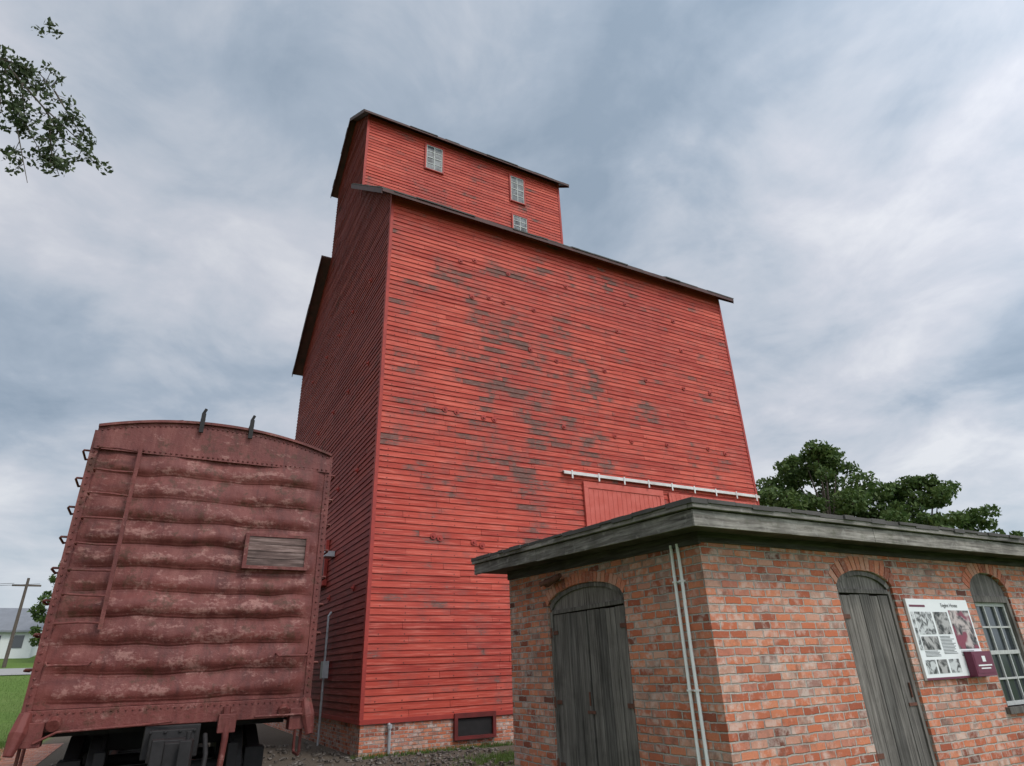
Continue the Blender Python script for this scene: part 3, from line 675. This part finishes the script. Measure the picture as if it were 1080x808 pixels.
def truck(ty,nm):
    p=MB()
    for ay in (ty-.84,ty+.84):
        for wx,sg in ((-4.47,-1),(-3.03,1)):
            p.tube([(wx-sg*.0,ay,.575),(wx+sg*.02,ay,.575),(wx+sg*.13,ay,.575)],[.43,.42,.415],40)
            p.tube([(wx-sg*.035,ay,.575),(wx-sg*.001,ay,.575)],.455,40)
            p.tube([(wx+sg*.13,ay,.575),(wx+sg*.2,ay,.575)],.13,14)
        p.tube([(-4.9,ay,.575),(-2.6,ay,.575)],.075,12)
    for sx in (-4.78,-2.72):
        for ay in (ty-.84,ty+.84): p.box((sx-.12,ay-.16,.42),(sx+.12,ay+.16,.76))
        p.hexa([(sx-.08,ty-.95,.72),(sx+.08,ty-.95,.72),(sx+.08,ty+.95,.72),(sx-.08,ty+.95,.72)],[(sx-.08,ty-.35,.98),(sx+.08,ty-.35,.98),(sx+.08,ty+.35,.98),(sx-.08,ty+.35,.98)])
        p.hexa([(sx-.08,ty-.35,.30),(sx+.08,ty-.35,.30),(sx+.08,ty+.35,.30),(sx-.08,ty+.35,.30)],[(sx-.08,ty-.75,.48),(sx+.08,ty-.75,.48),(sx+.08,ty+.75,.48),(sx-.08,ty+.75,.48)])
        for k in (-.18,0,.18): p.tube([(sx,ty+k,.46),(sx,ty+k,.74)],.075,10)
    p.box((-4.85,ty-.2,.78),(-2.65,ty+.2,.99)); p.tube([(-3.75,ty,.98),(-3.75,ty,1.25)],.25,16)
    p.tube([(-4.6,ty-1.15,.50),(-2.9,ty-1.15,.50)],.04,8)
    for wx in (-4.47,-3.03): p.box((wx-.06,ty-1.33,.45),(wx+.06,ty-1.262,.85))
    p.make(nm,BC,M_IRON,bevel=.01)
truck(by+1.75,"front_truck"); truck(by+L-1.75,"rear_truck")
p=MB(); p.box((-3.9,by+.31,.95),(-3.6,by+L-.2,1.21)); p.box((bx0+.05,by+.13,1.05),(bx0+.12,by+L-.1,1.21)); p.box((bx1-.12,by+.13,1.05),(bx1-.05,by+L-.1,1.21))
for k in range(8): p.box((bx0+.13,by+.8+k*1.45,1.02),(bx1-.13,by+.9+k*1.45,1.2))
p.tube([(-4.3,by+5,.85),(-4.3,by+6.4,.85)],.22,14); p.make("underframe",BC,M_IRON)
# ---------------------------------------------------------------- ground, track, roads
def gz(y):
    if y<14: return 0.
    if y<20: return .095*(y-14)**2/12
    if y<62: return .095*3+.095*(y-20)
    return .095*45
ys=[-300,-120,-60,-30,-20,-10,0,8,14,15,16,17,18,19,20,24,28,32,36,40,44,48,52,56,60,62,70,90,140,400,900]
xsG=[-600,-300,-120,-60,-30,-20,-14,-10,-6,-2,2,6,12,20,30,60,120,300,600]
me=bpy.data.meshes.new("ground"); nx=len(xsG)
me.from_pydata([(x,y,gz(y)) for y in ys for x in xsG],[],[(j*nx+i,j*nx+i+1,(j+1)*nx+i+1,(j+1)*nx+i) for j in range(len(ys)-1) for i in range(nx-1)])
obj("ground",me,None,M_GROUND)
def strip(name,x0,x1,yl,z,mat):
    m=MB()
    for a,b in zip(yl,yl[1:]): m.add([(x0,a,gz(a)+z),(x1,a,gz(a)+z),(x1,b,gz(b)+z),(x0,b,gz(b)+z)],[(0,1,2,3)])
    return m.make(name,None,mat)
strip("track_ballast",-5.5,-2.0,[-11,-4,4,14,15,16,17,18,19,20,40],.012,M_GRAVEL)
strip("brick_path",-7.4,-5.9,[-9,0,10],.008,M_PAVE)
strip("road",-80,60,[39.5,44.5],.05,M_ROAD)
TR=empty("railroad_track")
m=MB()
for rx in (-4.47,-3.03):
    m.box((rx-.065,-11,.10),(rx+.065,13.5,.113)); m.box((rx-.01,-11,.1132),(rx+.01,13.5,.14)); m.box((rx-.035,-11,.1402),(rx+.035,13.5,.158))
m.make("rails",TR,M_RUST)
m=MB()
for k in range(44):
    y=-10.8+k*.55; m.box((-5.0+random.uniform(-.05,.05),y,.0),(-2.5+random.uniform(-.05,.05),y+.2,.099))
m.make("ties",TR,M_SOFF,bevel=.01)
def scatter_tris(name,n,region,mat,h0,h1,w,zf):
    v=[];f=[]
    for k in range(n):
        x,y=region(); z=zf(y); a=random.uniform(0,6.28); h=random.uniform(h0,h1); dx,dy=math.cos(a)*w,math.sin(a)*w
        lx,ly=random.uniform(-.4,.4)*h,random.uniform(-.4,.4)*h; b=len(v)
        v+=[(x-dx,y-dy,z-.003),(x+dx,y+dy,z-.003),(x+lx,y+ly,z+h)]; f.append((b,b+1,b+2))
    me=bpy.data.meshes.new(name); me.from_pydata(v,[],f); return obj(name,me,None,mat)
M_GR=m_leaf("grass_blades",(.08,.14,.03),(.18,.27,.07),.3)
def reg():
    k=random.random()
    if k<.6: y=random.uniform(2,40); return (random.uniform(-7.5-.12*(y+5)-3,-7.4),y)
    if k<.84: return (random.gauss(-7.5,.25),random.uniform(-6,12))
    if k<.95: return (random.gauss(2.4,.5),random.gauss(-2.4,.35))
    return (random.uniform(-.2,3.5),random.gauss(-.2,.08))
scatter_tris("grass",36000,reg,M_GR,.04,.13,.006,gz)
m=MB()
for k in range(2200):
    x=random.uniform(-5.6,2.8) if k%3 else random.uniform(-5.5,-2); y=random.uniform(-6.5,4) if x<-.2 else random.uniform(-5,-.2); s_=random.uniform(.012,.04)
    z=.012; q=[(x+random.uniform(-1,1)*s_+cx*s_,y+random.uniform(-.4,.4)*s_+cy*s_,z+(0 if zt_==0 else s_*random.uniform(.8,1.3))) for zt_ in (0,1) for cx,cy in ((-1,-1),(1,-1),(1,1),(-1,1))]
    m.hexa(q[:4],q[4:])
m.make("gravel_stones",None,M_GRAVEL)
# ---------------------------------------------------------------- trees
def leaves_mesh(name,centers,sizes,per,lsz,parent,mat,seed=0,flat=.7):
    r=np.random.default_rng(seed); P=[]
    for c,s_ in zip(centers,sizes):
        n=int(per*(s_**2)/.5)+6
        d=r.normal(size=(n,3)); d/=np.linalg.norm(d,axis=1)[:,None]; rad=s_*r.uniform(.25,1.08,size=(n,1))**.6
        P.append(np.array(c)+d*rad*np.array([1,1,flat]))
    P=np.concatenate(P); n=len(P)
    a=r.normal(size=(n,3)); a/=np.linalg.norm(a,axis=1)[:,None]; b=np.cross(a,r.normal(size=(n,3))); b/=np.linalg.norm(b,axis=1)[:,None]
    sc=lsz*r.uniform(.6,1.3,size=(n,1)); a=a*sc; b=b*sc*.55
    V=np.stack([P-a,P+b,P+a,P-b],1).reshape(-1,3)
    me=bpy.data.meshes.new(name); me.from_pydata(V.tolist(),[],np.arange(4*n).reshape(-1,4).tolist()); return obj(name,me,parent,mat)
def tree(name,base,height,crown_r,crown_z0,ncl,per,lsz,seed,mat=None,sx=1.0,trunk=.35):
    E=empty(name); rr=random.Random(seed); bx,by_,bz=base; mb=MB()
    cz0=bz+crown_z0; ch=height-crown_z0
    mb.tube([(bx,by_,bz-.3),(bx+.1,by_,bz+crown_z0*.6),(bx-.05,by_+.1,bz+crown_z0+ch*.3),(bx+.1,by_,bz+crown_z0+ch*.75)],[trunk,trunk*.75,trunk*.5,trunk*.12],10)
    cs=[];ss=[]
    for k in range(ncl):
        t=rr.random(); th_=rr.uniform(0,6.283)
        prof=math.sin(math.pi*min(1,(.12+.83*t)))**.6*(1.12-.35*t)
        rad=crown_r*prof*rr.uniform(.35,1.05)
        c=(bx+math.cos(th_)*rad*sx,by_+math.sin(th_)*rad,cz0+ch*t-.3)
        s_=crown_r*rr.uniform(.08,.20); cs.append(c); ss.append(s_)
        if k%3==0:
            st=Vector((bx,by_,cz0+ch*t*.45)); en=Vector(c); md=(st+en)/2+Vector((0,0,.06*crown_r))
            mb.tube([st,md,en],[trunk*.25,trunk*.14,trunk*.04],6)
    mb.make("trunk_and_limbs",E,M_BARK)
    leaves_mesh("foliage",cs,ss,per,lsz,E,mat or M_LEAF,seed)
    return E
tree("maple_tree",(28.6,8.0,0),12.8,4.8,3.0,170,190,.14,11,trunk=.4)
tree("maple_tree",(30.8,4.2,0),10.4,3.6,2.5,120,190,.14,12)
tree("maple_tree",(33.0,2.4,0),8.6,2.8,2.0,60,190,.14,17,trunk=.25)
tree("shade_tree",(-10.1,50,gz(50)),9.0,3.0,1.6,80,190,.17,13)
tree("shade_tree",(-21.5,72,gz(72)),6.5,3.6,1.2,60,140,.2,14)
E=empty("overhanging_tree"); mb=MB()
mb.tube([(-13,-7.5,-.3),(-12.9,-7.4,3),(-12.6,-7.2,6),(-12.3,-7,8.5),(-12,-7,11.5)],[.38,.32,.26,.2,.06],12)
limb=[(-12.5,-7.2,6.6),(-11,-6.9,8.2),(-9.4,-6.5,9.3),(-8.2,-6.3,9.6),(-7.35,-6.15,9.45),(-6.8,-6.0,9.0),(-6.35,-5.85,8.75)]
mb.tube(limb,[.12,.09,.06,.035,.02,.012,.006],7)
cs=[];ss=[]; rr=random.Random(5)
branches=[[(-7.5,-6.15,9.5),(-7.0,-6.0,9.6),(-6.75,-6.0,9.35)],[(-7.1,-6.1,9.25),(-6.95,-5.95,8.7),(-6.65,-5.9,8.25)],[(-6.8,-6.0,9.0),(-6.5,-5.9,8.65),(-6.1,-5.8,8.55)],[(-7.35,-6.15,9.45),(-7.2,-6.0,9.1),(-7.0,-5.95,8.55),(-6.7,-5.9,7.75)],[(-6.75,-6.0,9.35),(-6.5,-5.9,9.05),(-6.3,-5.9,8.8)],[(-7.5,-6.1,9.4),(-7.3,-6.0,9.0),(-7.2,-6.0,8.7)],[(-7.6,-6.1,9.6),(-7.2,-6.0,9.55),(-6.95,-6.0,9.2)],[(-6.7,-5.95,8.8),(-6.55,-5.9,8.3),(-6.4,-5.9,8.0)]]
for b in branches:
    mb.tube(b,[.014]+[.008]*(len(b)-2)+[.004],5)
    for i in range(len(b)-1):
        for k in range(9):
            t=rr.random(); p=Vector(b[i]).lerp(Vector(b[i+1]),t); q=p+Vector((rr.uniform(-.14,.14),rr.uniform(-.18,.18),rr.uniform(-.16,.08))); cs.append(tuple(q)); ss.append(rr.uniform(.06,.14)); mb.tube([p,q],[.005,.003],4)
for k in range(4): cs.append((-7.25+rr.uniform(-.25,.15),-5.6,10.85+rr.uniform(-.1,.2))); ss.append(.10)
leaves_mesh("branch_leaves",cs,ss,430,.040,E,M_LEAF2,21,.8)
cs=[];ss=[]
for k in range(44):
    th_=rr.uniform(0,6.28); rd=rr.uniform(.5,3.2); cs.append((-12.6+math.cos(th_)*rd,-7.2+math.sin(th_)*rd,rr.uniform(6.5,12.5))); ss.append(rr.uniform(.5,.9))
    if k%4==0: mb.tube([(-12.6,-7.2,6+k*.08),cs[-1]],[.06,.02],5)
leaves_mesh("crown_leaves",cs,ss,90,.09,E,M_LEAF2,22)
mb.make("trunk_and_limbs",E,M_BARK)
cs=[];ss=[]
for k in range(260):
    x=rr.uniform(-160,40); y=rr.uniform(118,135); cs.append((x,y,gz(y)+rr.uniform(.5,6))); ss.append(rr.uniform(1.6,3.0))
leaves_mesh("distant_treeline",cs,ss,12,.6,None,M_LEAF2,31)
# ---------------------------------------------------------------- distant house, pole
H=empty("white_house"); hz=gz(57)
m=MB(); hx0,hx1,hy0,hy1=-23,-13.0,55,62
m.box((hx0,hy0,hz-.8),(hx1,hy1,hz+2.0)); m.add([(hx0,hy0+.0,hz+2.0),(hx0,hy1,hz+2.0),(hx0,(hy0+hy1)/2,hz+3.9)],[(0,1,2)]); m.add([(hx1,hy0,hz+2.0),(hx1,hy1,hz+2.0),(hx1,(hy0+hy1)/2,hz+3.9)],[(0,1,2)])
m.make("walls",H,m_flat("white_siding",(.66,.67,.66),.7,0,.08))
m=MB(); my=(hy0+hy1)/2
m.hexa([(hx0-.4,hy0-.4,hz+1.82),(hx1+.4,hy0-.4,hz+1.82),(hx1+.4,my,hz+3.92),(hx0-.4,my,hz+3.92)],[(hx0-.4,hy0-.4,hz+1.97),(hx1+.4,hy0-.4,hz+1.97),(hx1+.4,my,hz+4.07),(hx0-.4,my,hz+4.07)])
m.hexa([(hx0-.4,my+.01,hz+3.92),(hx1+.4,my+.01,hz+3.92),(hx1+.4,hy1+.4,hz+1.82),(hx0-.4,hy1+.4,hz+1.82)],[(hx0-.4,my+.01,hz+4.07),(hx1+.4,my+.01,hz+4.07),(hx1+.4,hy1+.4,hz+1.97),(hx0-.4,hy1+.4,hz+1.97)])
m.make("roof",H,m_flat("grey_shingle",(.20,.21,.23),.9,0,.2,2))
m=MB()
for x in (-21,-18.4,-16.0,-14.4): m.box((x,hy0-.04,hz+.6),(x+.7,hy0-.005,hz+1.6))
m.make("windows",H,M_GLASS)
U=empty("utility_pole"); m=MB(); px_,py_=-13.2,46; pz=gz(46)
m.tube([(px_,py_,pz-.5),(px_,py_,pz+6.2)],[.13,.09],8); m.box((px_-.9,py_-.06,pz+5.6),(px_+.9,py_+.06,pz+5.72)); m.make("pole",U,M_BARK)
m=MB()
for dx in (-.8,.8):
    pts=[(px_+dx-60*t,py_-3*t,pz+5.8-4*t*(1-t)*1.3) for t in [i/16 for i in range(17)]]; m.tube(pts,.015,4)
m.make("wires",U,M_IRON)
# ---------------------------------------------------------------- world / light
sun_el=math.radians(50); sdir=Vector((.35,-.90,0)).normalized()
sv=Vector((sdir.x*math.cos(sun_el),sdir.y*math.cos(sun_el),math.sin(sun_el)))
W=bpy.data.worlds.new("World"); scene.world=W; W.use_nodes=True; t=NT.__new__(NT); t.t=W.node_tree
bg=t.t.nodes["Background"]
sky=t.n("ShaderNodeTexSky",sky_type='NISHITA'); sky.sun_disc=False; sky.sun_elevation=sun_el; sky.sun_rotation=math.atan2(sdir.x,sdir.y)
d=t.coord("Generated"); x,y,z=t.sep(d)
zz=t.math('ADD',t.math('MAXIMUM',z,0.0),.26)
P=t.comb(t.math('DIVIDE',x,zz),t.math('DIVIDE',y,zz),5.3)
n1=t.noise(P,1.25,6,.52,.35); n2=t.noise(P,3.6,6,.60,.4)
s=t.math('ADD',t.math('MULTIPLY',n1,.70),t.math('MULTIPLY',n2,.30))
cl=t.ramp(s,[(.38,(.31,.39,.49)),(.45,(.41,.485,.585)),(.50,(.53,.585,.67)),(.55,(.63,.66,.735)),(.62,(.80,.815,.86))])
hz_=t.step(z,.30,0.0); cl=t.mix(t.math('MULTIPLY',hz_,.55),cl,(.66,.75,.80))
gv=Vector((.35,-.90,.45)).normalized()
dt=t.n("ShaderNodeVectorMath",operation='DOT_PRODUCT'); t.inp(dt.inputs[0],d); dt.inputs[1].default_value=gv
g=t.math('POWER',t.math('MAXIMUM',t.math('MULTIPLY_ADD',dt.outputs["Value"],.5,.5),0.0),5.0)
gain=t.math('MULTIPLY_ADD',g,24.0,9.4)
vm=t.n("ShaderNodeVectorMath",operation='SCALE'); t.inp(vm.inputs[0],cl); t.inp(vm.inputs["Scale"],gain)
mx=t.mix(.94,sky.outputs[0],vm.outputs[0]); t.t.links.new(mx,bg.inputs[0]); bg.inputs[1].default_value=.1
sl=bpy.data.lights.new("sun","SUN"); sl.energy=1.5; sl.angle=math.radians(14); sl.color=(1,.94,.86)
so=bpy.data.objects.new("sun",sl); COL.objects.link(so); so.rotation_euler=sv.to_track_quat('Z','Y').to_euler()
# ---------------------------------------------------------------- camera
th=math.radians(24.6); a=math.radians(29)
fwv=Vector((math.sin(a),math.cos(a),0)); rt=Vector((math.cos(a),-math.sin(a),0)); up=Vector((0,0,1))
F=fwv*math.cos(th)+up*math.sin(th); Uc=up*math.cos(th)-fwv*math.sin(th)
R=rt*.99939-Uc*.0349; Ui=rt*.0349+Uc*.99939
cam=bpy.data.cameras.new("camera"); cam.lens=655/1080*36; cam.sensor_width=36; cam.clip_end=2000; cam.clip_start=.05
co=bpy.data.objects.new("camera",cam); COL.objects.link(co)
co.matrix_world=Matrix(((R.x,Ui.x,-F.x,-4.17),(R.y,Ui.y,-F.y,-14.62),(R.z,Ui.z,-F.z,1.6),(0,0,0,1)))
scene.camera=co
scene.view_settings.view_transform='Standard'; scene.view_settings.look='None'; scene.view_settings.exposure=0
